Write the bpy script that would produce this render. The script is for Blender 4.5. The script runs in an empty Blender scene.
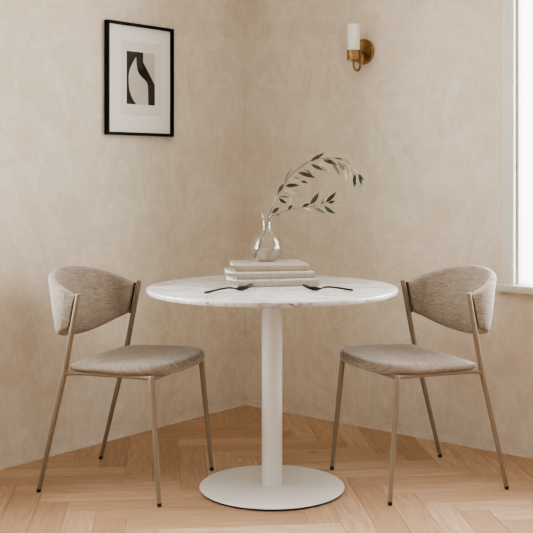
import bpy, bmesh, math, random
from mathutils import Vector, Matrix
random.seed(7)
C = bpy.context.scene.collection
PI = math.pi
EYE = 1.16            # camera height
F = 1045.0            # focal length in pixels of the 533 px frame
HY = 171.0            # horizon row
CX = 266.5

def unproj(px, py, Y):
    return Vector(((px-CX)/F*Y, Y, EYE-(py-HY)/F*Y))

# ------------------------------------------------------------------ helpers
def lin(r, g, b):
    def c(v):
        v /= 255.0
        return v/12.92 if v <= 0.04045 else ((v+0.055)/1.055)**2.4
    return (c(r), c(g), c(b), 1.0)

def finish(name, bm, mats, parent=None, smooth=True, loc=None, angle=40):
    bm.normal_update()
    me = bpy.data.meshes.new(name)
    bm.to_mesh(me); bm.free()
    if not isinstance(mats, (list, tuple)): mats = [mats]
    for m in mats: me.materials.append(m)
    if smooth:
        for p in me.polygons: p.use_smooth = True
        try: me.set_sharp_from_angle(angle=math.radians(angle))
        except Exception: pass
    o = bpy.data.objects.new(name, me)
    C.objects.link(o)
    if parent: o.parent = parent
    if loc is not None: o.location = loc
    return o

def thing(name, label, cat, loc=(0,0,0), rotz=0.0, group=None):
    o = bpy.data.objects.new(name, None); C.objects.link(o)
    o.empty_display_size = 0.1
    o.location = loc; o.rotation_euler = (0,0,rotz)
    o['label'] = label; o['category'] = cat
    if group: o['group'] = group
    return o

def structure(o, label=None, cat=None):
    o['kind'] = 'structure'
    if label: o['label'] = label
    if cat: o['category'] = cat
    return o

def box(bm, x0, x1, y0, y1, z0, z1, mat=0, M=None):
    vs = [Vector((x,y,z)) for x in (x0,x1) for y in (y0,y1) for z in (z0,z1)]
    if M is not None: vs = [M @ v for v in vs]
    v = [bm.verts.new(p) for p in vs]
    out = []
    for f in ((0,1,3,2),(4,6,7,5),(0,4,5,1),(2,3,7,6),(0,2,6,4),(1,5,7,3)):
        fc = bm.faces.new([v[i] for i in f]); fc.material_index = mat; out.append(fc)
    return out

def bevel_all(bm, w, seg=2, ang=30):
    bmesh.ops.recalc_face_normals(bm, faces=bm.faces)
    es = [e for e in bm.edges if len(e.link_faces) == 2 and e.calc_face_angle(0) > math.radians(ang)]
    bmesh.ops.bevel(bm, geom=es, offset=w, segments=seg, affect='EDGES', profile=0.5)

def lathe(bm, prof, n=64, center=(0,0), close=False, mat=0):
    """prof: list of (r, z)"""
    rings = []
    for r, z in prof:
        if r < 1e-6:
            rings.append([bm.verts.new((center[0], center[1], z))])
        else:
            rings.append([bm.verts.new((center[0]+r*math.cos(2*PI*i/n), center[1]+r*math.sin(2*PI*i/n), z)) for i in range(n)])
    pairs = list(zip(rings[:-1], rings[1:]))
    if close: pairs.append((rings[-1], rings[0]))
    for a, b in pairs:
        if len(a) == 1 and len(b) == 1: continue
        for i in range(n):
            j = (i+1) % n
            if len(a) == 1: f = bm.faces.new((a[0], b[j], b[i]))
            elif len(b) == 1: f = bm.faces.new((a[i], a[j], b[0]))
            else: f = bm.faces.new((a[i], a[j], b[j], b[i]))
            f.material_index = mat
    bmesh.ops.recalc_face_normals(bm, faces=bm.faces)

def catmull(pts, per=6):
    P = [Vector(p) for p in pts]
    P = [2*P[0]-P[1]] + P + [2*P[-1]-P[-2]]
    out = []
    for i in range(1, len(P)-2):
        for k in range(per):
            t = k/per
            a, b, c, d = P[i-1], P[i], P[i+1], P[i+2]
            out.append(0.5*((2*b)+(-a+c)*t+(2*a-5*b+4*c-d)*t*t+(-a+3*b-3*c+d)*t**3))
    out.append(P[-2].copy())
    return out

def tube(bm, pts, rad, n=16, squash=None):
    """rad: number or list; round caps. squash=(axis Vector, factor) flattens the section along an axis"""
    pts = [Vector(p) for p in pts]
    if not isinstance(rad, (list, tuple)): rad = [rad]*len(pts)
    rings = []
    up = None
    for i, p in enumerate(pts):
        if i == 0: t = pts[1]-pts[0]
        elif i == len(pts)-1: t = pts[-1]-pts[-2]
        else: t = (pts[i+1]-p).normalized()+(p-pts[i-1]).normalized()
        t.normalize()
        if up is None:
            up = Vector((0,0,1)) if abs(t.z) < 0.9 else Vector((1,0,0))
        s = t.cross(up).normalized(); up = s.cross(t).normalized()
        ring = []
        for k in range(n):
            a = 2*PI*k/n
            off = (s*math.cos(a)+up*math.sin(a))*rad[i]
            if squash:
                ax, fa = squash
                off = off - ax*off.dot(ax)*(1-fa)
            ring.append(bm.verts.new(p+off))
        rings.append(ring)
    for a, b in zip(rings[:-1], rings[1:]):
        for k in range(n):
            j = (k+1) % n
            bm.faces.new((a[k], a[j], b[j], b[k]))
    bm.faces.new(list(reversed(rings[0]))); bm.faces.new(rings[-1])
    bmesh.ops.recalc_face_normals(bm, faces=bm.faces)

# ------------------------------------------------------------------ materials
class NT:
    def __init__(s, name):
        s.m = bpy.data.materials.new(name); s.m.use_nodes = True
        s.n = s.m.node_tree.nodes; s.l = s.m.node_tree.links
        s.b = s.n['Principled BSDF']; s.out = s.n['Material Output']
    def add(s, t, **kw):
        nd = s.n.new(t)
        for k, v in kw.items():
            if hasattr(nd, k): setattr(nd, k, v)
            else: nd.inputs[k].default_value = v
        return nd
    def link(s, a, b): s.l.new(a, b)
    def noise(s, vec, scale, detail=4, rough=0.55, dist=0.0):
        nd = s.n.new('ShaderNodeTexNoise')
        nd.inputs['Scale'].default_value = scale; nd.inputs['Detail'].default_value = detail
        nd.inputs['Roughness'].default_value = rough; nd.inputs['Distortion'].default_value = dist
        if vec is not None: s.link(vec, nd.inputs['Vector'])
        return nd.outputs['Fac']
    def ramp(s, fac, stops, interp='LINEAR'):
        nd = s.n.new('ShaderNodeValToRGB'); nd.color_ramp.interpolation = interp
        e = nd.color_ramp.elements
        while len(e) < len(stops): e.new(0.5)
        for el, (p, c) in zip(e, stops):
            el.position = p; el.color = c if isinstance(c, (tuple, list)) else (c,c,c,1)
        s.link(fac, nd.inputs['Fac'])
        return nd.outputs['Color']
    def mix(s, fac, a, b, mode='MIX'):
        nd = s.n.new('ShaderNodeMix'); nd.data_type = 'RGBA'; nd.blend_type = mode
        for inp, v in ((nd.inputs['Factor'], fac), (nd.inputs['A'], a), (nd.inputs['B'], b)):
            pass
        ins = {'f': nd.inputs[0], 'a': nd.inputs[6], 'b': nd.inputs[7]}
        for k, v in (('f', fac), ('a', a), ('b', b)):
            if hasattr(v, 'links') or hasattr(v, 'is_linked'): s.link(v, ins[k])
            else: ins[k].default_value = v
        return nd.outputs[2]
    def math(s, op, a, b=None, clamp=False):
        nd = s.n.new('ShaderNodeMath'); nd.operation = op; nd.use_clamp = clamp
        for i, v in enumerate((a, b)):
            if v is None: continue
            if hasattr(v, 'is_linked'): s.link(v, nd.inputs[i])
            else: nd.inputs[i].default_value = v
        return nd.outputs[0]
    def mapping(s, vec, scale=(1,1,1), loc=(0,0,0), rot=(0,0,0)):
        nd = s.n.new('ShaderNodeMapping')
        nd.inputs['Scale'].default_value = scale; nd.inputs['Location'].default_value = loc; nd.inputs['Rotation'].default_value = rot
        s.link(vec, nd.inputs['Vector']); return nd.outputs[0]
    def coord(s, which='Object'):
        return s.n.new('ShaderNodeTexCoord').outputs[which]
    def bump(s, h, strength=0.2, dist=0.01):
        nd = s.n.new('ShaderNodeBump'); nd.inputs['Strength'].default_value = strength; nd.inputs['Distance'].default_value = dist
        s.link(h, nd.inputs['Height']); s.link(nd.outputs[0], s.b.inputs['Normal'])
    def set(s, **kw):
        mp = dict(color='Base Color', rough='Roughness', metal='Metallic', spec='Specular IOR Level', trans='Transmission Weight', ior='IOR', sheen='Sheen Weight', coat='Coat Weight')
        for k, v in kw.items():
            i = s.b.inputs[mp[k]]
            if hasattr(v, 'is_linked'): s.link(v, i)
            else: i.default_value = v
        return s

def plain(name, col, rough=0.5, metal=0.0, spec=0.5, var=0.04, scale=30):
    t = NT(name)
    f = t.noise(t.coord(), scale, 3)
    a = tuple(c*(1-var) for c in col[:3])+(1,); b = tuple(min(1, c*(1+var)) for c in col[:3])+(1,)
    t.set(color=t.ramp(f, [(0.3, a), (0.7, b)]), rough=rough, metal=metal, spec=spec)
    return t.m

def mk_plaster():
    t = NT('limewash_plaster'); co = t.coord()
    warp = t.noise(co, 0.9, 5, 0.6, 1.2)
    big = t.noise(t.mapping(co, (1,1,1), (3.1,1.7,0)), 1.6, 6, 0.62, 2.0)
    fine = t.noise(t.mapping(co, (1,1,1), (0,5,2)), 6.0, 8, 0.68, 1.5)
    c1 = t.ramp(big, [(0.30, lin(203,191,169)), (0.5, lin(211,200,180)), (0.70, lin(219,210,193))])
    c2 = t.ramp(fine, [(0.36, lin(199,187,165)), (0.64, lin(220,212,196))])
    col = t.mix(0.45, c1, c2)
    # pinkish / greenish drift as in a mineral wash
    col = t.mix(t.ramp(warp, [(0.42, 0.0), (0.66, 0.5)]), col, lin(212,194,173))
    # faint trowel streaks
    st = t.noise(t.mapping(co, (2.2,2.2,0.8), (1,2,7), (0.5,0.3,0.2)), 3.2, 6, 0.55, 3.0)
    stk = t.ramp(t.math('ABSOLUTE', t.math('SUBTRACT', st, 0.5)), [(0.0, 1.0), (0.018, 0.0)])
    col = t.mix(t.math('MULTIPLY', stk, 0.30), col, lin(232,224,210))
    st2 = t.noise(t.mapping(co, (1.3,1.3,1.0), (4,8,3), (0.9,0.2,0.7)), 2.3, 7, 0.6, 3.5)
    sw = t.ramp(st2, [(0.50, 0.0), (0.56, 0.45), (0.60, 0.12), (0.75, 0.0)])
    col = t.mix(sw, col, lin(226,218,203))
    # pale dusty unevenness low on the wall
    sep = t.n.new('ShaderNodeSeparateXYZ'); t.link(co, sep.inputs[0])
    low = t.math('ADD', sep.outputs[2], t.math('MULTIPLY', t.noise(co, 9, 6, 0.7), 0.09))
    col = t.mix(t.ramp(low, [(0.045, 0.55), (0.09, 0.0)]), col, lin(228,217,200))
    crack = t.noise(t.mapping(co, (1,1,5), (9,3,1)), 7, 5, 0.7, 2.0)
    lowm = t.ramp(sep.outputs[2], [(0.0, 1.0), (0.12, 0.0)])
    ck = t.ramp(t.math('ABSOLUTE', t.math('SUBTRACT', crack, 0.5)), [(0.0, 1.0), (0.02, 0.0)])
    col = t.mix(t.math('MULTIPLY', t.math('MULTIPLY', ck, lowm), 0.5), col, lin(150,128,104))
    t.set(color=col, rough=0.82, spec=0.25)
    h = t.math('ADD', t.math('MULTIPLY', big, 1.0), t.math('MULTIPLY', fine, 0.35))
    t.bump(h, 0.14, 0.03)
    return t.m

def mk_oak():
    t = NT('oiled_oak'); uv = t.n.new('ShaderNodeUVMap').outputs[0]
    at = t.n.new('ShaderNodeAttribute'); at.attribute_name = 'tone'
    tone = at.outputs['Fac']
    sep = t.n.new('ShaderNodeSeparateXYZ'); t.link(uv, sep.inputs[0])
    cmb = t.n.new('ShaderNodeCombineXYZ')
    t.link(sep.outputs[0], cmb.inputs[0]); t.link(sep.outputs[1], cmb.inputs[1])
    t.link(t.math('MULTIPLY', tone, 37.0), cmb.inputs[2])
    v = cmb.outputs[0]
    g1 = t.noise(t.mapping(v, (2.2, 26, 1)), 1.6, 5, 0.6, 1.6)
    g2 = t.noise(t.mapping(v, (6, 190, 1)), 1.0, 3, 0.6, 0.3)
    cath = t.noise(t.mapping(v, (1.4, 9, 1)), 1.5, 2, 0.4, 0.4)
    rings = t.math('SINE', t.math('MULTIPLY', cath, 95.0))
    base = t.ramp(tone, [(0.0, lin(166,134,105)), (0.35, lin(180,149,119)), (0.7, lin(189,159,130)), (1.0, lin(198,170,141))])
    col = t.mix(t.ramp(g1, [(0.35, 0.42), (0.62, 0.0)]), base, lin(146,113,84))
    col = t.mix(t.ramp(g2, [(0.40, 0.26), (0.60, 0.0)]), col, lin(130,98,70))
    col = t.mix(t.ramp(rings, [(0.55, 0.0), (1.0, 0.16)]), col, lin(130,98,70))
    kn = t.n.new('ShaderNodeTexVoronoi'); kn.inputs['Scale'].default_value = 1.0
    t.link(t.mapping(v, (2.2, 4.5, 1)), kn.inputs['Vector'])
    col = t.mix(t.ramp(kn.outputs['Distance'], [(0.02, 0.8), (0.055, 0.0)]), col, lin(112,82,58))
    t.set(color=col, rough=t.ramp(g1, [(0.3, 0.5), (0.7, 0.4)]), spec=0.35)
    t.bump(t.math('ADD', g1, g2), 0.06, 0.003)
    return t.m

def mk_marble():
    t = NT('carrara_marble'); co = t.coord()
    cloud = t.noise(co, 4.0, 6, 0.6, 0.8)
    col = t.ramp(cloud, [(0.35, lin(192,190,187)), (0.62, lin(214,212,209))])
    n1 = t.noise(t.mapping(co, (1.0,2.0,1.6), (2,0,0), (0,0,0.5)), 3.0, 7, 0.62, 1.6)
    v1 = t.ramp(t.math('ABSOLUTE', t.math('SUBTRACT', n1, 0.5)), [(0.0, 1.0), (0.028, 0.0)])
    n2 = t.noise(t.mapping(co, (2.0,1.0,1), (5,3,0), (0,0,-0.6)), 7.0, 7, 0.65, 2.0)
    v2 = t.ramp(t.math('ABSOLUTE', t.math('SUBTRACT', n2, 0.48)), [(0.0, 1.0), (0.02, 0.0)])
    mask = t.ramp(t.noise(co, 3.3, 3), [(0.42, 0.0), (0.62, 1.0)])
    col = t.mix(t.math('MULTIPLY', v1, 0.8), col, lin(150,147,145))
    col = t.mix(t.math('MULTIPLY', t.math('MULTIPLY', v2, mask), 0.85), col, lin(132,124,118))
    # the cut rim shows darker, rustier ends of the veins
    sep = t.n.new('ShaderNodeSeparateXYZ'); t.link(co, sep.inputs[0])
    rim = t.ramp(sep.outputs[2], [(0.0, 1.0), (0.001, 0.0)])
    gm = t.n.new('ShaderNodeNewGeometry'); sn = t.n.new('ShaderNodeSeparateXYZ'); t.link(gm.outputs['Normal'], sn.inputs[0])
    side = t.ramp(t.math('ABSOLUTE', sn.outputs[2]), [(0.2, 1.0), (0.8, 0.0)])
    n3 = t.noise(t.mapping(co, (1,1,1.6), (4,4,0)), 17.0, 5, 0.6, 2.0)
    v3 = t.ramp(n3, [(0.58, 0.0), (0.67, 0.85)])
    col = t.mix(t.math('MULTIPLY', side, v3), col, lin(120,100,82))
    t.set(color=col, rough=0.22, spec=0.5)
    return t.m

def mk_linen(name, dark, mid, light):
    t = NT(name); uv = t.n.new('ShaderNodeUVMap').outputs[0]
    s1 = t.noise(t.mapping(uv, (26, 330, 1)), 1.0, 4, 0.7, 0.4)
    s2 = t.noise(t.mapping(uv, (420, 40, 1)), 1.0, 3, 0.6, 0.2)
    s3 = t.noise(t.mapping(uv, (9, 55, 1)), 1.0, 4, 0.6, 0.8)
    col = t.ramp(s1, [(0.30, dark), (0.5, mid), (0.70, light)])
    col = t.mix(t.ramp(s2, [(0.35, 0.35), (0.6, 0.0)]), col, dark)
    col = t.mix(t.ramp(s3, [(0.35, 0.35), (0.65, 0.0)]), col, dark)
    t.set(color=col, rough=0.9, spec=0.15, sheen=0.25)
    t.bump(t.math('ADD', s1, s2), 0.35, 0.0015)
    return t.m

def mk_cloth(name, a, b):
    t = NT(name); co = t.coord()
    w1 = t.noise(t.mapping(co, (900, 60, 60)), 1.0, 2)
    w2 = t.noise(t.mapping(co, (60, 60, 900)), 1.0, 2)
    f = t.math('MULTIPLY', t.math('ADD', w1, w2), 0.5)
    t.set(color=t.ramp(f, [(0.4, a), (0.6, b)]), rough=0.85, spec=0.2)
    t.bump(f, 0.2, 0.0008)
    return t.m

def mk_pages():
    t = NT('book_paper'); co = t.coord()
    s = t.noise(t.mapping(co, (6, 6, 1600)), 1.0, 2)
    t.set(color=t.ramp(s, [(0.3, lin(226,222,214)), (0.7, lin(246,243,237))]), rough=0.85, spec=0.2)
    t.bump(s, 0.25, 0.0006)
    return t.m

def mk_glass(name, ior=1.45, tint=(1,1,1,1), rough=0.0):
    t = NT(name)
    f = t.noise(t.coord(), 3.0, 1)
    t.set(color=t.ramp(f, [(0.0, tint), (1.0, tint)]), rough=rough, trans=1.0, ior=ior)
    return t.m

def mk_pane(name, gloss=0.06):
    t = NT(name)
    tr = t.n.new('ShaderNodeBsdfTransparent'); gl = t.n.new('ShaderNodeBsdfGlossy'); gl.inputs['Roughness'].default_value = 0.03
    lw = t.n.new('ShaderNodeLayerWeight'); lw.inputs['Blend'].default_value = 0.5
    fr = t.math('ADD', t.math('MULTIPLY', t.math('POWER', lw.outputs['Facing'], 4.0), 0.35), gloss*0.5)
    mx = t.n.new('ShaderNodeMixShader')
    t.link(fr, mx.inputs[0]); t.link(tr.outputs[0], mx.inputs[1]); t.link(gl.outputs[0], mx.inputs[2])
    t.link(mx.outputs[0], t.out.inputs['Surface'])
    return t.m

def mk_thin(name):
    t = NT(name)
    tr = t.n.new('ShaderNodeBsdfTransparent'); tr.inputs[0].default_value = (0.985,0.99,0.985,1)
    gl = t.n.new('ShaderNodeBsdfGlossy'); gl.inputs['Roughness'].default_value = 0.04
    lw = t.n.new('ShaderNodeLayerWeight'); lw.inputs['Blend'].default_value = 0.5
    fr = t.math('ADD', t.math('MULTIPLY', t.math('POWER', lw.outputs['Facing'], 2.3), 0.85), 0.045)
    mx = t.n.new('ShaderNodeMixShader')
    t.link(fr, mx.inputs[0]); t.link(tr.outputs[0], mx.inputs[1]); t.link(gl.outputs[0], mx.inputs[2])
    t.link(mx.outputs[0], t.out.inputs['Surface'])
    return t.m

def mk_brass():
    t = NT('aged_brass'); co = t.coord()
    f = t.noise(co, 25, 5, 0.6)
    t.set(color=t.ramp(f, [(0.3, lin(140,112,76)), (0.7, lin(176,148,108))]), rough=t.ramp(f, [(0.3, 0.42), (0.7, 0.3)]), metal=1.0)
    return t.m

def mk_opal():
    t = NT('opal_glass'); co = t.coord()
    f = t.noise(t.mapping(co, (1,1,0.2)), 60, 2)
    t.set(color=t.ramp(f, [(0.2, lin(226,224,214)), (0.8, lin(236,234,226))]), rough=0.3, spec=0.5)
    t.b.inputs['Subsurface Weight'].default_value = 0.25
    t.b.inputs['Subsurface Radius'].default_value = (0.01, 0.01, 0.01)
    return t.m

def mk_leaf(name, a, b, rough):
    t = NT(name); uv = t.n.new('ShaderNodeUVMap').outputs[0]
    sep = t.n.new('ShaderNodeSeparateXYZ'); t.link(uv, sep.inputs[0])
    mid = t.ramp(t.math('ABSOLUTE', t.math('SUBTRACT', sep.outputs[1], 0.5)), [(0.0, 0.6), (0.08, 0.0)])
    f = t.noise(t.coord(), 60, 3)
    col = t.ramp(f, [(0.3, a), (0.7, b)])
    col = t.mix(mid, col, lin(168,172,140))
    t.set(color=col, rough=rough, spec=0.25)
    return t.m

M_PLASTER = mk_plaster(); M_OAK = mk_oak(); M_MARBLE = mk_marble()
M_LINEN = mk_linen('greige_linen', lin(112,99,86), lin(158,145,130), lin(184,172,158))
M_SEAM = plain('linen_seam', lin(146,132,117), 0.9, var=0.06, scale=200)
M_FRAME = plain('champagne_powder_coat', lin(140,126,108), 0.42, 0.3, 0.5, 0.02)
M_RUBBER = plain('black_rubber', lin(22,21,20), 0.6)
M_DARK = plain('shadow_gap_black', lin(62,52,44), 0.8)
M_WHITE = plain('white_powder_coat', lin(220,218,213), 0.32, 0, 0.5, 0.01)
M_TRIM = plain('white_painted_wood', lin(200,197,185), 0.45, 0, 0.4, 0.01, 12)
M_CEIL = plain('ceiling_paint', lin(228,222,212), 0.9, 0, 0.2, 0.01, 3)
M_BLACK = plain('black_lacquered_wood', lin(7,7,7), 0.5, 0, 0.15)
M_MAT = plain('mount_board', lin(240,237,230), 0.9, 0, 0.2, 0.01, 90)
M_INNERMAT = plain('inner_mount_board', lin(230,226,217), 0.9, 0, 0.2, 0.01, 90)
M_BEVEL = plain('mount_bevel', lin(196,187,173), 0.9, 0, 0.2, 0.01, 90)
M_PAPER = plain('print_paper', lin(200,194,183), 0.9, 0, 0.2, 0.04, 14)
M_INK = plain('print_ink', lin(30,28,25), 0.7, 0, 0.2, 0.12, 20)
M_COVERS = [mk_cloth('cover_cloth_sand', lin(152,141,126), lin(186,176,161)),
            mk_cloth('cover_cloth_stone', lin(156,145,130), lin(190,180,166)),
            mk_cloth('cover_cloth_oat', lin(150,139,124), lin(184,174,159))]
M_PAGES = mk_pages()
M_BRASS = mk_brass(); M_OPAL = mk_opal()
M_BRONZE = plain('dark_bronze', lin(64,54,48), 0.3, 0.9, 0.5, 0.08, 80)
M_GLASS = mk_thin('clear_glass'); M_WATER = mk_glass('water', 1.33)
M_PANE = mk_pane('window_glass'); M_PICGLASS = mk_pane('picture_glass')
M_LEAFD = mk_leaf('leaf_dark', lin(18,25,14), lin(34,42,26), 0.5)
M_LEAFM = mk_leaf('leaf_mid', lin(92,95,72), lin(122,124,98), 0.5)
M_LEAFP = mk_leaf('leaf_pale', lin(148,149,121), lin(178,178,152), 0.6)
M_STEM = plain('stem_bark', lin(104,88,68), 0.7, 0, 0.3, 0.2, 120)

# ------------------------------------------------------------------ room
K = Vector((-0.107, 5.18, 0))                       # the corner
UL = Vector((-0.636, -0.772, 0)).normalized()       # along left wall, away from corner
UR = Vector((0.772, -0.636, 0)).normalized()        # along right wall
UR = (UR - UL*UR.dot(UL)).normalized()
NL = UR.copy()                                      # left wall's inward normal
NR = UL.copy()                                      # right wall's inward normal
Z = Vector((0,0,1))
def frame(u, n):   # local x along wall, y inward, z up
    m = Matrix((( u.x, n.x, 0, K.x), (u.y, n.y, 0, K.y), (0,0,1,0), (0,0,0,1)))
    return m
ML, MR = frame(UL, NL), frame(UR, NR)
T = 0.15; CEIL = 2.75; LENL, LENR = 5.6, 5.2

def wall(name, M, length, t0, t1, z0, z1, ext=0.0):
    """wall with one window opening: boxes around the opening, inner face at local y = 0"""
    bm = bmesh.new()
    for (a, b, c, d) in ((-ext, t0, 0, CEIL), (t1, length, 0, CEIL), (t0, t1, 0, z0), (t0, t1, z1, CEIL)):
        box(bm, a, b, -T, 0, c-(0.02 if c == 0 else 0), d)
    bmesh.ops.remove_doubles(bm, verts=bm.verts, dist=1e-5)
    bmesh.ops.recalc_face_normals(bm, faces=bm.faces)
    o = finish(name, bm, M_PLASTER, smooth=False)
    o.matrix_world = M
    return structure(o)
WZ0, WZ1 = 0.675, 2.38
LT0, LT1 = 1.61, 3.05
RT0, RT1 = 1.446, 2.95
wl = wall('wall_left', ML, LENL, LT0, LT1, WZ0, WZ1, T)
wr = wall('wall_right', MR, LENR, RT0, RT1, WZ0, WZ1)

# ceiling
bm = bmesh.new()
cs = [K-UL*T-UR*T, K+UL*LENL-UR*T, K+UL*LENL+UR*LENR, K-UL*T+UR*LENR]
vs = [bm.verts.new(p+Z*CEIL) for p in cs]+[bm.verts.new(p+Z*(CEIL+0.1)) for p in cs]
bm.faces.new(vs[:4]); bm.faces.new(vs[4:])
for i in range(4): bm.faces.new((vs[i], vs[(i+1)%4], vs[4+(i+1)%4], vs[4+i]))
bmesh.ops.recalc_face_normals(bm, faces=bm.faces)
structure(finish('ceiling', bm, M_CEIL, smooth=False))

# herringbone oak floor: every plank its own bevelled quad in one mesh
def herringbone():
    L, w, g = 0.6018, 0.1045, 0.0005
    e1 = (UR - UL).normalized()                     # planks lie at 45 degrees to the walls
    e2 = Vector((-e1.y, e1.x, 0))
    O = Vector((-0.8086, 3.764, 0)) - e1*w*1.0      # a staircase corner
    bm = bmesh.new()
    uvl = bm.loops.layers.uv.new('UVMap'); tn = bm.verts.layers.float.new('tone')
    rnd = random.Random(11)
    def plank(x0, x1, y0, y1, along_x):
        c = O + e1*((x0+x1)/2) + e2*((y0+y1)/2) - K
        a, b = c.dot(UL), c.dot(UR)
        if a < -0.7 or b < -0.7 or a > LENL+0.4 or b > LENR+0.4: return
        tone = rnd.random(); off = rnd.random()*20; offv = rnd.random()*7
        xs0, xs1, ys0, ys1 = x0+g, x1-g, y0+g, y1-g
        bv = 0.0008
        inner = [(xs0+bv, ys0+bv), (xs1-bv, ys0+bv), (xs1-bv, ys1-bv), (xs0+bv, ys1-bv)]
        outer = [(xs0, ys0), (xs1, ys0), (xs1, ys1), (xs0, ys1)]
        iv = [bm.verts.new(O+e1*x+e2*y) for x, y in inner]
        ov = [bm.verts.new(O+e1*x+e2*y-Z*0.0008) for x, y in outer]
        fs = [(bm.faces.new(iv), inner)]
        for i in range(4):
            j = (i+1) % 4
            fs.append((bm.faces.new((ov[i], ov[j], iv[j], iv[i])), [outer[i], outer[j], inner[j], inner[i]]))
        for v in iv+ov: v[tn] = tone
        for f, ps in fs:
            for lp, (x, y) in zip(f.loops, ps):
                u, v = (x-x0, y-y0) if along_x else (y-y0, x-x0)
                lp[uvl].uv = (u+off, v+offv)
    for n in range(-14, 15):
        for k in range(-70, 71):
            bx, by = n*L+k*w, n*L-k*w
            plank(bx, bx+L, by, by+w, True)
            plank(bx, bx+w, by-L, by, False)
    # trim along the four room edges
    for p, nrm in ((K-UL*0.02, -UL), (K-UR*0.02, -UR), (K+UL*LENL, UL), (K+UR*LENR, UR)):
        geom = list(bm.verts)+list(bm.edges)+list(bm.faces)
        bmesh.ops.bisect_plane(bm, geom=geom, plane_co=p, plane_no=nrm, clear_outer=True)
    # dark sub-floor seen in the joints
    q = [K-UL*0.02-UR*0.02, K+UL*LENL-UR*0.02, K+UL*LENL+UR*LENR, K-UL*0.02+UR*LENR]
    f = bm.faces.new([bm.verts.new(p-Z*0.003) for p in q]); f.material_index = 1
    f2 = bm.faces.new([bm.verts.new(p-Z*0.03) for p in q]); f2.material_index = 1
    for fc in bm.faces:
        fc.normal_update()
        if fc.normal.z < 0: fc.normal_flip()
    return finish('floor', bm, [M_OAK, M_DARKJOINT], smooth=False)
M_DARKJOINT = plain('floor_joint', lin(120,88,60), 0.9)
structure(herringbone())

# windows ---------------------------------------------------------------
def window(name, M, t0, t1, z0, z1, sill_t0, sill_t1, cw):
    r = bpy.data.objects.new(name, None); C.objects.link(r); r.matrix_world = M
    structure(r)
    # casing on the room face
    bm = bmesh.new()
    box(bm, t0-cw, t0, 0, 0.018, z0, z1+cw); box(bm, t1, t1+cw, 0, 0.018, z0, z1+cw)
    box(bm, t0, t1, 0, 0.018, z1, z1+cw)
    bevel_all(bm, 0.002, 1)
    finish('casing', bm, M_TRIM, r)
    # jamb lining
    bm = bmesh.new()
    box(bm, t0-0.001, t0+0.004, -T, 0.012, z0, z1); box(bm, t1-0.004, t1+0.001, -T, 0.012, z0, z1)
    box(bm, t0, t1, -T, 0.012, z1-0.004, z1+0.001)
    finish('jamb', bm, M_TRIM, r, smooth=False)
    # sash
    bm = bmesh.new(); s = 0.010; y0, y1 = -0.048, -0.014; a, b = t0+0.004, t1-0.004; c, d = z0+0.019, z1-0.004
    box(bm, a, a+s, y0, y1, c, d); box(bm, b-s, b, y0, y1, c, d)
    box(bm, a+s, b-s, y0, y1, d-0.04, d); box(bm, a+s, b-s, y0, y1, c, c+0.005)
    mid = (a+b)/2; box(bm, mid-0.02, mid+0.02, y0, y1, c+0.005, d-0.04)
    bevel_all(bm, 0.0015, 1)
    sash = finish('sash', bm, M_TRIM, r)
    for x0, x1 in ((a+s, mid-0.02), (mid+0.02, b-s)):
        bm = bmesh.new(); box(bm, x0, x1, -0.040, -0.036, c+0.005, d-0.04)
        bmesh.ops.recalc_face_normals(bm, faces=bm.faces)
        finish('pane', bm, M_PANE, sash, smooth=False)
    # sill board
    bm = bmesh.new()
    box(bm, sill_t0, sill_t1, 0, 0.042, z0-0.008, z0+0.022)
    box(bm, t0, t1, -T+0.01, 0.0, z0-0.0, z0+0.022)
    bevel_all(bm, 0.003, 2)
    finish('sill', bm, M_TRIM, r)
    return r
window('window_1', ML, LT0, LT1, WZ0, WZ1, 1.492, LT1+0.12, 0.06)
window('window_2', MR, RT0, RT1, WZ0, WZ1, 1.372, RT1+0.10, 0.047)

# ------------------------------------------------------------------ chairs
XF, YF, XFT, YFT, ZS, YR, XJ, YJ, ZJ, XT, YT, ZT = .4806,.233,.4423,.2177,.440,.2303,.1085,.2360,.4401,.1663,.2388,.722

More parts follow.
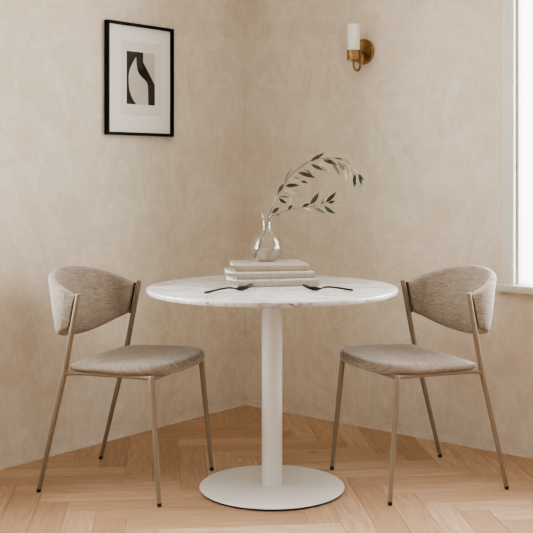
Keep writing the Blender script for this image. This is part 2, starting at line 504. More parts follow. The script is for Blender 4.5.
def seat_mesh():
    bm = bmesh.new(); uvl = bm.loops.layers.uv.new('UVMap')
    x0, x1 = XJ-0.002, 0.506
    xc = (x0+x1)/2; hx = (x1-x0)/2
    N = 72
    def outline(a, s):
        ca, sa = math.cos(a), math.sin(a)
        ex = 9.0 if ca < 0 else 3.0
        r = (abs(ca)**ex+abs(sa)**ex)**(-1/ex)
        x = r*ca; y = r*sa
        wy = 0.2405
        return xc+hx*x*s, wy*y*s
    # (scale, base height, dome share)
    prof = [(0.0, .4445), (0.5, .4445), (0.90, .4445), (0.955, .4465), (0.985, .4525), (1.0, .461), (0.992, .470), (0.965, .4775), (0.91, .4825),
            (0.82, .486), (0.66, .4885), (0.48, .490), (0.3, .4905), (0.14, .4905), (0.0, .4905)]
    rings = []
    for k, (s, z) in enumerate(prof):
        top = k > 6
        if s == 0:
            rings.append([bm.verts.new((xc, 0, 0.4445+(z-0.0045-0.4445)*0.80 if top else z))]); continue
        ring = []
        for i in range(N):
            x, y = outline(2*PI*i/N, s)
            u = (x-x0)/(x1-x0)
            zz = z
            if top:      # a shallow saddle that rises to a full front
                zz += 0.006*math.sin((u-0.35)*PI) - 0.006*math.exp(-((u-0.45)/0.3)**2)*(1-(y/0.23)**2)
            if k <= 4 and u > 0.75: zz -= 0.006*(u-0.75)/0.25      # front lip rolls down a little
            if u < 0.25: zz = 0.4445+(zz-0.4445)*(0.92+0.08*(u/0.25))  # thinner at the back
            zz = 0.4445+(zz-0.4445)*(0.80 if zz > 0.4445 else 1)
            ring.append(bm.verts.new((x, y, zz)))
        rings.append(ring)
    for a, b in zip(rings[:-1], rings[1:]):
        for i in range(N):
            j = (i+1) % N
            if len(a) == 1: bm.faces.new((a[0], b[j], b[i]))
            elif len(b) == 1: bm.faces.new((a[i], a[j], b[0]))
            else: bm.faces.new((a[i], a[j], b[j], b[i]))
    bmesh.ops.recalc_face_normals(bm, faces=bm.faces)
    for f in bm.faces:
        for lp in f.loops: lp[uvl].uv = (lp.vert.co.y, lp.vert.co.x+lp.vert.co.z)
    return bm

def legx(z): return XJ+(XT-XJ)*(z-ZJ)/(ZT-ZJ)

DT, DB = 0.196, 0.078
def back_point(phi, v, off):
    """phi -90..90 deg around the wrap, v 0 bottom..1 top, off outward offset from the centre surface"""
    c, s = math.cos(phi), math.sin(phi)
    cc = max(c, 0.0)
    ca = cc**0.72
    zb = 0.590 - 0.046*cc
    zt = 0.722 + 0.072*cc**0.9
    z = zb+(zt-zb)*v
    D = DB+(DT-DB)*((z-0.56)/(0.79-0.56))
    W = 0.226
    x = legx(z)-0.018 - D*ca
    y = W*s
    nx, ny = -ca/D, s/W
    l = math.hypot(nx, ny) or 1
    return Vector((x+off*nx/l, y+off*ny/l, z))

def back_mesh():
    bm = bmesh.new(); uvl = bm.loops.layers.uv.new('UVMap')
    th = 0.032; r = 0.0145
    sec = []                                # (offset, v, dz) closed section
    for k in range(7):                      # top edge, outer to inner
        a = PI*k/6; sec.append(('t', math.cos(a)*th/2, math.sin(a)*r))
    nV = 8
    for k in range(1, nV): sec.append(('v', -th/2, 1-k/nV))
    for k in range(7):
        a = PI*k/6; sec.append(('b', -math.cos(a)*th/2, -math.sin(a)*r))
    for k in range(1, nV): sec.append(('v', th/2, k/nV))
    NP = 56
    rings = []; arc = []
    phis = [-PI/2+PI*i/NP for i in range(NP+1)]
    for i, ph in enumerate(phis):
        end = min(i, NP-i)
        sh = {0: 0.70, 1: 0.93}.get(end, 1.0)
        ring = []
        for kind, o, w in sec:
            if kind == 't': p = back_point(ph, 1, o*sh); p.z += w*sh-r
            elif kind == 'b': p = back_point(ph, 0, o*sh); p.z += w*sh+r
            else:
                bulge = 0.004*math.sin(PI*w)
                p = back_point(ph, (0.07+0.86*w), (o+(bulge if o > 0 else -bulge*0.4))*sh)
            ring.append(bm.verts.new(p))
        rings.append(ring)
    n = len(sec)
    for i, (a, b) in enumerate(zip(rings[:-1], rings[1:])):
        for k in range(n):
            j = (k+1) % n
            f = bm.faces.new((a[k], a[j], b[j], b[k]))
            us = [phis[i]*0.22, phis[i]*0.22, phis[i+1]*0.22, phis[i+1]*0.22]
            for lp, u in zip(f.loops, us): lp[uvl].uv = (u, lp.vert.co.z+(0.5 if sec[k][1] < 0 else 0))
    for ring in (rings[0], rings[-1]):
        f = bm.faces.new(ring)
        for lp in f.loops: lp[uvl].uv = (lp.vert.co.x, lp.vert.co.z)
    bmesh.ops.recalc_face_normals(bm, faces=bm.faces)
    return bm

def rear_leg_pts(s):
    foot = Vector((0, s*YR, 0.012)); jt = Vector((XJ, s*YJ, ZJ)); top = Vector((XT, s*YT, ZT))
    pts = [foot, foot.lerp(jt, 0.5), foot.lerp(jt, 0.9), foot.lerp(jt, 0.97), jt.lerp(top, 0.03), jt.lerp(top, 0.12), jt.lerp(top, 0.55), top]
    rr = [0.0078, 0.0090, 0.0100, 0.0102, 0.0102, 0.0100, 0.0098, 0.0092]
    pts.append(top+(top-jt).normalized()*0.003); rr.append(0.006)
    return pts, rr

def make_chair(label):
    t = thing('dining_chair', label, 'chair', group='upholstered dining chairs at the round table')
    finish('seat', seat_mesh(), M_LINEN, t, angle=80)
    bk = finish('backrest', back_mesh(), M_LINEN, t, angle=60)
    for s in (-1, 1):
        # rear leg runs on up as the back upright
        bm = bmesh.new(); p, r = rear_leg_pts(s); tube(bm, p, r, 18)
        lg = finish('leg', bm, M_FRAME, t)
        bm = bmesh.new(); tube(bm, [(-0.0028, s*YR, 0), (0.0, s*YR, 0.013)], [0.0070, 0.0084], 18)
        finish('foot_cap', bm, M_RUBBER, lg)
        # front leg
        foot = Vector((XF, s*YF, 0.012)); top = Vector((XFT, s*YFT, ZS))
        bm = bmesh.new(); tube(bm, [foot, foot.lerp(top, .5), foot.lerp(top, .93), top, top+Vector((-0.004, -s*0.001, 0.004))], [0.0078, 0.0092, 0.0104, 0.0100, 0.006], 18)
        lg = finish('leg', bm, M_FRAME, t)
        bm = bmesh.new(); tube(bm, [(XF+0.001, s*YF, 0), (XF, s*YF, 0.013)], [0.0070, 0.0084], 18)
        finish('foot_cap', bm, M_RUBBER, lg)
        # seam piping down the end of the wrap-around pad
        bm = bmesh.new()
        path = [back_point(s*(PI/2-0.10), v, 0.0165) for v in (0.08, 0.25, 0.45, 0.65, 0.85, 0.93)]
        tube(bm, path, 0.0018, 8)
        finish('piping', bm, M_SEAM, bk)
        # dark strip painting in the shade of the gap between pad and upright
        bm = bmesh.new()
        z0, z1 = 0.594, 0.716
        pts = [Vector((legx(z)-0.013, s*0.2325, z)) for z in (z0, (z0+z1)/2, z1)]
        tube(bm, pts, 0.0038, 8)
        finish('gap_shade', bm, M_DARK, bk)
    # seat frame: one bent round rail under the pad
    bm = bmesh.new()
    for s in (-1, 1):
        tube(bm, [(XJ, s*YJ, ZJ-0.004), (XJ+0.03, s*(YJ-0.006), ZS-0.0015), (XJ+0.08, s*(YJ-0.012), ZS-0.001), (XFT-0.08, s*(YFT+0.003), ZS-0.001), (XFT-0.01, s*YFT, ZS-0.001), (XFT, s*YFT, ZS-0.003)],
             [0.0085, 0.0075, 0.0070, 0.0070, 0.0078, 0.0085], 14)
    fr = catmull([(XFT, -YFT, ZS-0.004), (XFT+0.008, -YFT*0.75, ZS-0.004), (XFT+0.014, 0, ZS-0.004), (XFT+0.008, YFT*0.75, ZS-0.004), (XFT, YFT, ZS-0.004)], 5)
    tube(bm, fr, 0.0068, 12)
    tube(bm, [(XJ+0.03, -YJ+0.008, ZS-0.002), (XJ+0.03, YJ-0.008, ZS-0.002)], 0.0065, 12)
    finish('seat_frame', bm, M_FRAME, t)
    return t

def copy_tree(o, parent=None):
    c = o.copy(); C.objects.link(c)
    if parent: c.parent = parent
    for ch in list(o.children): copy_tree(ch, c)
    return c

chairL = make_chair('greige linen dining chair left of the table, facing right')
chairR = copy_tree(chairL)
chairR['label'] = 'greige linen dining chair right of the table, facing left'
chairR['label'] = 'greige linen dining chair right of the table, beside the window, facing left'
chairL.location = (-0.7437, 3.9921, 0); chairL.rotation_euler = (0,0,-0.3455)
# right chair: mirror image in plan -> the chair is symmetric, so a rotation does it
chairR.location = (0.788, 4.0214+0.0, 0); chairR.rotation_euler = (0,0,PI+0.3818)

# ------------------------------------------------------------------ table
TX, TY = 0.0202, 3.822
TZ = 0.737
tb = thing('pedestal_table', 'round white marble table on a white column and disc base', 'table', (TX, TY, 0))
bm = bmesh.new(); R = 0.4580
lathe(bm, [(0, TZ), (R-0.006, TZ), (R-0.0025, TZ-0.0012), (R-0.0005, TZ-0.0045), (R, TZ-0.008), (R-0.0008, TZ-0.014), (R-0.004, TZ-0.0185), (R-0.008, TZ-0.0198), (0, TZ-0.0198)], 160)
finish('tabletop', bm, M_MARBLE, tb, angle=35)
bm = bmesh.new()
lathe(bm, [(0, 0.010), (0.0372, 0.010), (0.0372, TZ-0.027), (0.11, TZ-0.025), (0.11, TZ-0.0198), (0, TZ-0.0198)], 64)
finish('column', bm, M_WHITE, tb)
bm = bmesh.new(); RB = 0.2650
lathe(bm, [(0, 0.0060), (RB-0.003, 0.0060), (RB-0.001, 0.0068), (RB, 0.0085), (RB-0.0006, 0.0100), (RB-0.003, 0.0120), (RB-0.008, 0.0128), (0.05, 0.0140), (0.0372, 0.0142), (0, 0.0142)], 128)
base = finish('base', bm, M_WHITE, tb, angle=50)
bm = bmesh.new(); lathe(bm, [(0, 0.0), (RB-0.005, 0.0), (RB-0.005, 0.0060), (0, 0.0060)], 96)
finish('floor_pad', bm, M_RUBBER, base)  # pad whose black edge also stands in for the shadow gap under the disc

# ------------------------------------------------------------------ books
def book(label, corner, ang, L, D, h, z0, mat):
    """corner: front-left bottom corner of the spine side (x, y); L along spine, D depth"""
    t = thing('book', label, 'book', (corner[0], corner[1], z0), math.radians(ang), 'stacked cloth-bound books')
    ct = 0.0026
    bm = bmesh.new()
    # C-shaped profile (spine to the front, local -y side), extruded along x
    prof = []
    rs = 0.004
    outer = [(D, 0), (rs, 0)]
    for k in range(1, 6): a = -PI/2-PI/2*k/6; outer.append((rs+rs*math.cos(a), rs+rs*math.sin(a)))
    for k in range(0, 6): a = PI-PI/2*k/6; outer.append((rs+rs*math.cos(a), h-rs+rs*math.sin(a)))
    outer += [(rs, h), (0.010, h-0.0008), (0.014, h), (D, h)]
    inner = [(D, h-ct), (ct+0.001, h-ct), (ct, h-ct-0.001), (ct, ct+0.001), (ct+0.001, ct), (D, ct)]
    prof = outer+inner
    A = [bm.verts.new((0, y, z)) for y, z in prof]; B = [bm.verts.new((L, y, z)) for y, z in prof]
    n = len(prof)
    for i in range(n):
        j = (i+1) % n; bm.faces.new((A[i], A[j], B[j], B[i]))
    fa = bm.faces.new(A); fb = bm.faces.new(list(reversed(B)))
    bmesh.ops.triangulate(bm, faces=[fa, fb])
    bmesh.ops.recalc_face_normals(bm, faces=bm.faces)
    finish('cover', bm, mat, t, angle=35)
    bm = bmesh.new(); box(bm, 0.0035, L-0.0035, ct+0.0002, D-0.004, ct+0.0001, h-ct-0.0001)
    bmesh.ops.recalc_face_normals(bm, faces=bm.faces)
    finish('pages', bm, M_PAGES, t, smooth=False)
    return t
book('beige cloth-bound book lying on the marble, lowest of the stack', (-0.1030, 3.788), 13.0, 0.306, 0.255, 0.0235, TZ, M_COVERS[0])
book('beige cloth-bound book between two others, middle of the stack', (-0.1085, 3.834), 14.0, 0.298, 0.240, 0.0232, TZ+0.0235, M_COVERS[1])
book('beige cloth-bound book topmost of the stack, under the glass vase', (-0.1145, 3.900), 8.0, 0.278, 0.240, 0.0238, TZ+0.0467, M_COVERS[2])
BZ = TZ+0.0705

# ------------------------------------------------------------------ vase
VX, VY = 0.0, 4.075
vz = BZ+0.0004
va = thing('vase', 'small clear glass bottle vase with water on the top book', 'vase', (VX, VY, vz))
out = [(0.0, 0.0), (0.030, 0.0), (0.039, 0.002), (0.044, 0.006), (0.0525, 0.018), (0.0585, 0.034), (0.0608, 0.050), (0.0600, 0.066), (0.0560, 0.082), (0.0480, 0.097), (0.0355, 0.109),
       (0.0230, 0.1185), (0.0182, 0.128), (0.0170, 0.141), (0.0182, 0.158), (0.0212, 0.170), (0.0258, 0.1815)]
tw = 0.0013
inn = [(r-tw if r > 0.026 else r-0.0015, z) for r, z in out[3:]]
inner = [(0.0, 0.006), (0.030, 0.006), (0.037, 0.008)]+[(r, max(z, 0.0125)) for r, z in inn]
prof = out+[(out[-1][0]-0.0005, out[-1][1]+0.0009)]+list(reversed(inner))
bm = bmesh.new(); lathe(bm, prof, 72)
finish('glass_body', bm, M_GLASS, va, angle=60)
bm = bmesh.new()
wlv = 0.046
wp = [(0.0, 0.0062), (0.030, 0.0062), (0.0372, 0.0081), (0.0424, 0.0125), (0.0512, 0.018), (0.0572, 0.034), (0.0592, wlv-0.001), (0.0594, wlv+0.0004), (0.0545, wlv), (0.0, wlv)]
lathe(bm, [(max(r-0.0003, 0), z) for r, z in wp], 72)
finish('water', bm, M_WATER, va, angle=60)

# ------------------------------------------------------------------ olive branch
br = thing('olive_branch', 'arching olive branch with grey green leaves in the glass vase', 'branch', (VX, VY, vz))
inv = Vector((VX, VY, vz))
def zc(x, y): return (265+x/5.076, 145+y/5.076)
def depthA(u): return 4.075 - 0.05*u      # main stem leans gently toward the viewer
A_px = [(256.3, 257.5), (259.5, 247), (263.5, 235), (267.5, 223)]+[zc(*p) for p in ((25,350),(60,260),(100,195),(150,135),(220,85),(290,68),(360,68),(430,95),(470,140),(486,162))]
A3 = [unproj(x, y, 4.06+0.015*(i/3) if i < 4 else 4.075-0.06*((i-4)/9)**1.2)-inv for i, (x, y) in enumerate(A_px)]
B_px = [(268.8, 220.0), (272.5, 216.0)]+[zc(*p) for p in ((75,345),(120,330),(180,318),(240,312),(300,298),(345,288))]
B3 = [unproj(x, y, 4.075-0.0)-inv if i < 2 else unproj(x, y, 4.075-0.07*((i-1)/6))-inv for i, (x, y) in enumerate(B_px)]
sA = catmull(A3, 6); sB = catmull(B3, 6)
bm = bmesh.new(); tube(bm, sA, [0.0023-0.0016*i/len(sA) for i in range(len(sA))], 8)
finish('stem', bm, M_STEM, br)
bm = bmesh.new(); tube(bm, sB, [0.0012-0.0007*i/len(sB) for i in range(len(sB))], 8)
finish('stem', bm, M_STEM, br)

def leaf(b, t, kind, w):
    """b, t: base and tip in branch space; w: full width in metres"""
    d = (t-b); L = d.length; d.normalize()
    view = Vector((random.uniform(-.35, .35), -1, random.uniform(-.3, .3))).normalized()
    side = d.cross(view).normalized(); nrm = side.cross(d).normalized()
    bend = random.uniform(-0.10, 0.10)*L; sag = random.uniform(-0.05, 0.05)*L
    bm = bmesh.new(); uvl = bm.loops.layers.uv.new('UVMap')
    N = 9; rows = []
    for i in range(N+1):
        u = i/N
        hw = w/2*(math.sin(PI*u**0.84)**1.05 if 0 < u < 1 else 0.02)+0.00025
        c = b+d*(L*u)+nrm*(bend*math.sin(PI*u))+side*(sag*math.sin(PI*u))
        rows.append([bm.verts.new(c-side*hw+nrm*hw*0.28), bm.verts.new(c), bm.verts.new(c+side*hw+nrm*hw*0.28)])
    for i in range(N):
        for k in range(2):
            f = bm.faces.new((rows[i][k], rows[i][k+1], rows[i+1][k+1], rows[i+1][k]))
            for lp, (uu, vv) in zip(f.loops, ((i/N, k/2), (i/N, (k+1)/2), ((i+1)/N, (k+1)/2), ((i+1)/N, k/2))): lp[uvl].uv = (uu, vv)
    return finish('leaf', bm, {'D': M_LEAFD, 'M': M_LEAFM, 'P': M_LEAFP}[kind], br, angle=80)
LEAVES = [('D',228,83,303,38,17),('P',172,122,224,84,13),('M',100,192,140,114,9),('D',168,140,257,168,20),('M',200,122,240,156,12),('D',232,97,300,130,16),
 ('P',288,108,324,153,13),('P',262,74,300,110,13),('D',294,75,368,103,19),('P',290,70,352,78,13),('M',338,85,381,156,14),('M',370,82,407,132,18),('P',398,92,425,150,16),
 ('P',408,112,423,203,16),('D',352,66,400,71,8),('P',392,70,452,92,10),('P',438,108,482,152,14),('D',455,148,455,215,17),('D',473,152,489,207,14),
 ('P',464,165,468,227,12),('D',468,138,505,183,11),('P',425,120,447,172,12),('P',400,80,440,105,10),('D',94,198,63,248,17),('D',102,208,176,205,18),('P',125,182,190,183,15),
 ('D',180,184,219,195,12),('M',146,163,188,182,10),('P',94,224,158,248,19),('M',70,263,134,265,9),('D',70,270,111,296,16),('P',62,254,38,312,14),
 ('D',36,347,73,317,18),('P',24,350,40,300,10),('P',128,264,131,307,10),('D',117,329,143,304,14),('M',58,356,76,351,8),('P',168,312,202,266,12),
 ('D',189,312,229,297,15),('D',228,301,274,240,21),('P',198,317,238,333,12),('M',244,312,312,347,14),('P',250,314,290,325,9),('D',300,308,361,350,17),('P',284,301,320,246,16),
 ('D',308,291,361,238,18),('D',320,293,355,283,13),('P',344,304,388,313,9),('M',286,298,304,284,9),('P',184,345,191,369,5)]
for kind, x0, y0, x1, y1, wpx in LEAVES:
    a = zc(x0, y0); b_ = zc(x1, y1)
    # base sits on the nearest point of the stem; depth of the tip varies
    best = None
    for s in sA[18:]+sB[6:]:
        w3 = s+inv; q = (CX+F*w3.x/w3.y, HY+F*(EYE-w3.z)/w3.y)
        dd = (q[0]-a[0])**2+(q[1]-a[1])**2
        if best is None or dd < best[0]: best = (dd, w3.y)
    Yb = best[1]
    pa = unproj(a[0], a[1], Yb)-inv
    pb = unproj(b_[0], b_[1], Yb+random.uniform(-0.02, 0.018))-inv
    leaf(pa, pb, kind, wpx/5.076*4.05/F)

# ------------------------------------------------------------------ forks
def fork(label, end, tip, mirror=1):
    """end, tip: world (x, y) of handle end and tine tip, lying on the marble"""
    end = Vector((end[0], end[1], 0)); tip = Vector((tip[0], tip[1], 0))
    d = tip-end; L = d.length
    t = thing('fork', label, 'fork', (end.x, end.y, TZ), math.atan2(d.y, d.x), 'dark bronze forks on the marble table')
    bm = bmesh.new()
    st = [ # u, half width, z of mid surface, half thickness
        (0.0, .0045, .0045, .0022), (.015, .0072, .0048, .0034), (.08, .0074, .0060, .0036), (.2, .0064, .0092, .0034), (.35, .0052, .0132, .0033), (.47, .0044, .0150, .0032),
        (.54, .0042, .0140, .0031), (.60, .0045, .0115, .0024), (.65, .0085, .0068, .0018), (.70, .0130, .0034, .0014), (.75, .0148, .0022, .0013), (.80, .0146, .0030, .0013), (.84, .0138, .0048, .0013)]
    DISH = 0.0120
    def sect(u, hw, z, ht, cy=0.0):
        n = 12; out = []
        for k in range(n):
            a = 2*PI*k/n
            y = math.cos(a)*hw
            out.append(bm.verts.new((u*L, cy+y, z+math.sin(a)*ht+DISH*((y+cy)/.0145)**2)))
        return out
    def skin(rings):
        for a, b in zip(rings[:-1], rings[1:]):
            n = len(a)
            for k in range(n): bm.faces.new((a[k], a[(k+1)%n], b[(k+1)%n], b[k]))
        bm.faces.new(list(reversed(rings[0]))); bm.faces.new(rings[-1])
    sm = catmull([(a*10, b*1000, c*1000) for a, b, c, d_ in st], 4); dd = catmull([(d_*1000, 0, 0) for a, b, c, d_ in st], 4)
    skin([sect(p.x/10, p.y/1000, p.z/1000, q_.x/1000) for p, q_ in zip(sm, dd)])
    finish_handle = finish  # one mesh: handle and head are one forged piece
    bmesh.ops.recalc_face_normals(bm, faces=bm.faces)
    finish('handle', bm, M_BRONZE, t, angle=60)
    for q in range(4):
        cy = (-1.5+q)*0.0072
        bm = bmesh.new()
        pr = []
        for u, z, w, cf in ((.83,.0042,.0026,.96),(.87,.0064,.0025,.93),(.91,.0095,.0023,.89),(.95,.0132,.0020,.84),(.98,.0165,.0014,.80),(1.0,.0185,.0006,.77)):
            pr.append(sect(u, w, z, min(.0011, w), cy*cf))
        skin(pr)
        bmesh.ops.recalc_face_normals(bm, faces=bm.faces)
        finish('tine', bm, M_BRONZE, t, angle=60)
    return t
fork('dark bronze fork on the marble, left of the two, in front of the books', (-0.2130, 3.590), (-0.0460, 3.716))
fork('dark bronze fork on the marble, right of the two, handle pointing right', (0.3040, 3.668), (0.1275, 3.690))

# ------------------------------------------------------------------ picture
def wall_px(px, M, off):
    """distance along the wall of the ray through column px on the plane off metres in front of it"""
    o = M.translation; u = M.col[0].to_3d(); n = M.col[1].to_3d()
    k = (px-CX)/F
    # (o.x+u.x t+n.x off) = k (o.y+u.y t+n.y off)
    return (k*(o.y+n.y*off)-(o.x+n.x*off))/(u.x-k*u.y)
def wall_z(px, py, M, off):
    t = wall_px(px, M, off)
    Y = (M @ Vector((t, off, 0))).y
    return EYE-(py-HY)/F*Y
PO = 0.024
ta = wall_px(107.6, ML, PO); tb_ = wall_px(174.2, ML, PO)
z_t = 0.5*(wall_z(106.9, 18.9, ML, PO)+wall_z(173.7, 29.2, ML, PO)); z_b = 0.5*(wall_z(106.9, 134.4, ML, PO)+wall_z(173.7, 136.6, ML, PO))
print('picture', ta, tb_, z_t, z_b)
pf = thing('picture_frame', 'black framed abstract print in a white mount on the left wall', 'picture')
pf.matrix_world = ML @ Matrix.Translation(((ta+tb_)/2, 0, z_b))
hw = abs(ta-tb_)/2; ph = z_t-z_b; bw = 0.0125
bm = bmesh.new()
o4 = [(-hw, 0), (hw, 0), (hw, ph), (-hw, ph)]; i4 = [(-hw+bw, bw), (hw-bw, bw), (hw-bw, ph-bw), (-hw+bw, ph-bw)]
V = {}
for nm, ps, y in (('ob', o4, 0.003), ('of', o4, PO), ('if', i4, PO), ('ib', i4, 0.003)):
    V[nm] = [bm.verts.new((x, y, z)) for x, z in ps]
for a, b in (('ob','of'), ('of','if'), ('if','ib'), ('ib','ob')):
    for k in range(4):
        j = (k+1) % 4; bm.faces.new((V[a][k], V[a][j], V[b][j], V[b][k]))
bevel_all(bm, 0.001, 2)
finish('frame', bm, M_BLACK, pf)
bm = bmesh.new(); box(bm, -hw+0.004, hw-0.004, 0.002, 0.010, 0.004, ph-0.004); bmesh.ops.recalc_face_normals(bm, faces=bm.faces)
backing = finish('mount', bm, M_MAT, pf, smooth=False)
def loc_px(px, py):
    t = wall_px(px, ML, 0.012); z = wall_z(px, py, ML, 0.012)
    return ((t-(ta+tb_)/2), z-z_b)
# inner mount and its bevelled edge
ix0, iz0 = loc_px(121.9, 113.2); ix1, iz1 = loc_px(160.7, 46.2)
ix0b, iz1b = loc_px(121.9, 40.3)
izt = 0.5*(iz1+iz1b); 
def quad(bm, x0, x1, z0, z1, y, mat):
    f = bm.faces.new([bm.verts.new(p) for p in ((x0,y,z0),(x1,y,z0),(x1,y,z1),(x0,y,z1))]); f.material_index = mat
    if f.normal.y < 0: f.normal_flip()
    f.normal_update()
bm = bmesh.new()
xa, xb = sorted((ix0, ix1)); za, zb = sorted((iz0, izt))
e = 0.0012
quad(bm, xa-e, xb+e, za-e, zb+e, 0.0106, 1); quad(bm, xa, xb, za, zb, 0.0109, 0)
finish('inner_mount', bm, [M_INNERMAT, M_BEVEL], pf, smooth=False)
# the print
p0 = loc_px(126.8, 103.8); p1 = loc_px(154.9, 105.6); p2 = loc_px(126.8, 50.8); p3 = loc_px(154.9, 54.0)
ax, bx_ = p0[0], p1[0]; az, bz_ = 0.5*(p0[1]+p1[1]), 0.5*(p2[1]+p3[1])
def art(u, v, y): return (ax+(bx_-ax)*u, y, bz_+(az-bz_)*v)      # u right, v down as seen
def poly(bm, pts, y, mat):
    f = bm.faces.new([bm.verts.new(art(u, v, y)) for u, v in pts]); f.material_index = mat
    f.normal_update()
    if f.normal.y < 0: f.normal_flip()
    bmesh.ops.triangulate(bm, faces=[f])
def smooth2(pts, per=5): return [(p.x, p.y) for p in catmull([(a, b, 0) for a, b in pts], per)]
bm = bmesh.new()
poly(bm, [(0,0),(1,0),(1,1),(0,1)], 0.0112, 0)
# dark left field with the curved leaf cut out of it: drawn as ink field + pale leaf
ink = [(0,0),(.58,0.0),(.58,.185),(1,.60),(1,1),(.76,1),(.75,.80),(.74,.64),(.70,.56),(0.6,.5),(0.35,.3),(.0,.4)]
poly(bm, [(0,0),(.58,0.0),(.58,.185),(1,.60),(1,1),(0,1)], 0.0115, 1)
leafL = smooth2([(.33,.09),(.20,.22),(.09,.38),(.065,.56),(.10,.75),(.20,.89),(.33,1.0)])
leafR = smooth2([(.76,1.0),(.755,.80),(.745,.64),(.68,.545),(.52,.465),(.40,.38),(.345,.25),(.33,.09)])
poly(bm, leafL+leafR[:-1], 0.0118, 0)
finish('print', bm, [M_PAPER, M_INK], pf, smooth=False)
bm = bmesh.new(); box(bm, -hw+bw-0.001, hw-bw+0.001, 0.0165, 0.018, bw-0.001, ph-bw+0.001); bmesh.ops.recalc_face_normals(bm, faces=bm.faces)
finish('glazing', bm, M_PICGLASS, pf, smooth=False)

# ------------------------------------------------------------------ wall sconce
ts = wall_px(362.5, MR, 0.012); zs_ = wall_z(362.5, 51.6, MR, 0.012)
print('sconce', ts, zs_)
sc = thing('wall_sconce', 'brass wall sconce with a white glass cylinder shade on the right wall', 'wall lamp')
sc.matrix_world = MR @ Matrix.Translation((ts, 0, zs_))
bm = bmesh.new()
lathe(bm, [(0, 0), (0.0565, 0), (0.0575, 0.003), (0.0570, 0.009), (0.054, 0.0125), (0.050, 0.0128), (0.048, 0.0105), (0.020, 0.0105), (0.012, 0.014), (0, 0.014)], 72)
bmesh.ops.rotate(bm, verts=bm.verts, cent=(0,0,0), matrix=Matrix.Rotation(-PI/2, 3, 'X'))
finish('backplate', bm, M_BRASS, sc)
for dx in (-0.034, 0.034):
    bm = bmesh.new(); lathe(bm, [(0, 0.0105), (0.0035, 0.0105), (0.003, 0.0128), (0, 0.0135)], 16)
    bmesh.ops.rotate(bm, verts=bm.verts, cent=(0,0,0), matrix=Matrix.Rotation(-PI/2, 3, 'X'))
    bmesh.ops.translate(bm, verts=bm.verts, vec=(dx, 0, 0.004))
    finish('screw', bm, M_BRASS, sc)
DS = 0.083
bm = bmesh.new()
zc0 = -0.046                                            # cup bottom relative to plate centre
mid = (DS+0.030)/2; rr = (DS-0.030)/2
pts = [(0, 0.010, -0.004), (0, 0.022, -0.004), (0, 0.0285, -0.010)]
pts += [(0, 0.030, -0.03), (0, 0.030, -0.058)]
for k in range(1, 12):
    a = PI*k/12; pts.append((0, mid-rr*math.cos(a), -0.063-0.026*math.sin(a)))
pts += [(0, DS, -0.058), (0, DS, zc0+0.002)]
tube(bm, pts, 0.0050, 14)
tube(bm, [(0, DS, zc0-0.007), (0, DS, zc0+0.001)], [0.0075, 0.0095], 20)
finish('arm', bm, M_BRASS, sc)
bm = bmesh.new()
lathe(bm, [(0, zc0), (0.028, zc0), (0.0305, zc0+0.002), (0.0305, zc0+0.006), (0.0298, zc0+0.0075), (0.0298, zc0+0.040), (0.0306, zc0+0.042), (0.0302, zc0+0.0455), (0.0285, zc0+0.0455), (0.0282, zc0+0.006), (0, zc0+0.006)], 56, (0, DS))
finish('cup', bm, M_BRASS, sc)
bm = bmesh.new(); n = 120; z0s = zc0+0.008; z1s = zc0+0.161; rings = []
for (r, z) in ((0.0262, z0s), (0.0276, z0s+0.001), (0.0276, z1s-0.002), (0.0266, z1s), (0.0250, z1s), (0.0242, z1s-0.003), (0.0242, z0s)):
    rings.append([bm.verts.new(((r+(0.0003*math.cos(24*2*PI*i/n) if r > .0262 else 0))*math.cos(2*PI*i/n), DS+(r+(0.0003*math.cos(24*2*PI*i/n) if r > .0262 else 0))*math.sin(2*PI*i/n), z)) for i in range(n)])
for q in range(len(rings)):
    a, b = rings[q], rings[(q+1) % len(rings)]
    for i in range(n): bm.faces.new((a[i], a[(i+1)%n], b[(i+1)%n], b[i]))
bmesh.ops.recalc_face_normals(bm, faces=bm.faces)
finish('shade', bm, M_OPAL, sc, angle=50)

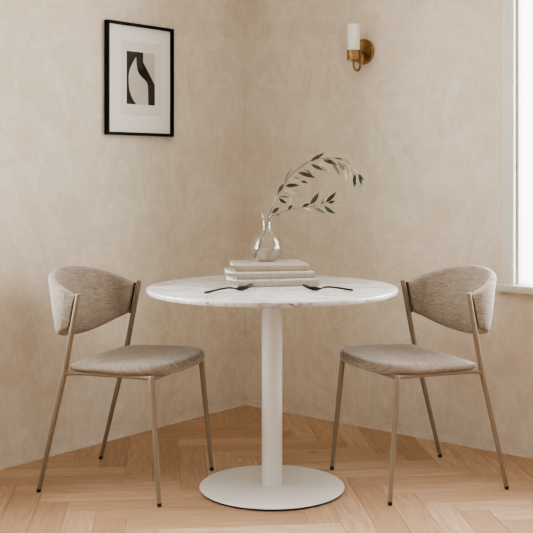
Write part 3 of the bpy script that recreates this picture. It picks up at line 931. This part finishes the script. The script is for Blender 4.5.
# ------------------------------------------------------------------ light
def area(name, M, t, z, y, sx, sz, power, col):
    l = bpy.data.lights.new(name, 'AREA'); l.shape = 'RECTANGLE'; l.size = sx; l.size_y = sz; l.energy = power; l.color = col
    o = bpy.data.objects.new(name, l); C.objects.link(o)
    n = M.col[1].to_3d(); u = M.col[0].to_3d()
    o.matrix_world = Matrix.Translation(M @ Vector((t, y, z))) @ Matrix(((u.x, 0, -n.x, 0), (u.y, 0, -n.y, 0), (0, 1, 0, 0), (0,0,0,1)))
    return o
area('daylight_left', ML, (LT0+LT1)/2, 1.55, -0.9, 3.4, 2.6, 500, (0.97, 0.985, 1.0))
area('daylight_right', MR, (RT0+RT1)/2, 1.55, -0.9, 3.4, 2.6, 500, (0.97, 0.985, 1.0))

w = bpy.data.worlds.new('sky'); bpy.context.scene.world = w; w.use_nodes = True
bg = w.node_tree.nodes['Background']; bg.inputs[0].default_value = (0.98, 0.98, 1.0, 1); bg.inputs[1].default_value = 0.6

# overcast sky: bright on the window side of the house, dim room depth behind
wn, wk = w.node_tree.nodes, w.node_tree.links
tc = wn.new('ShaderNodeTexCoord'); sx = wn.new('ShaderNodeSeparateXYZ'); wk.new(tc.outputs['Generated'], sx.inputs[0])
mr = wn.new('ShaderNodeMapRange'); mr.inputs['From Min'].default_value = 0.0; mr.inputs['From Max'].default_value = 0.35
mr.inputs['To Min'].default_value = 0.6; mr.inputs['To Max'].default_value = 4.0
wk.new(sx.outputs[1], mr.inputs['Value']); wk.new(mr.outputs[0], bg.inputs[1])

# ------------------------------------------------------------------ camera
cam = bpy.data.cameras.new('camera'); co = bpy.data.objects.new('camera', cam); C.objects.link(co)
cam.sensor_width = 36; cam.lens = 36*F/533; cam.shift_y = (HY-266.5)/533
co.location = (0, 0, EYE); co.rotation_euler = (PI/2, 0, 0)
bpy.context.scene.camera = co
vs_ = bpy.context.scene.view_settings
vs_.view_transform = 'AgX'; vs_.look = 'AgX - Medium High Contrast'; vs_.exposure = 0.04; vs_.gamma = 1.0
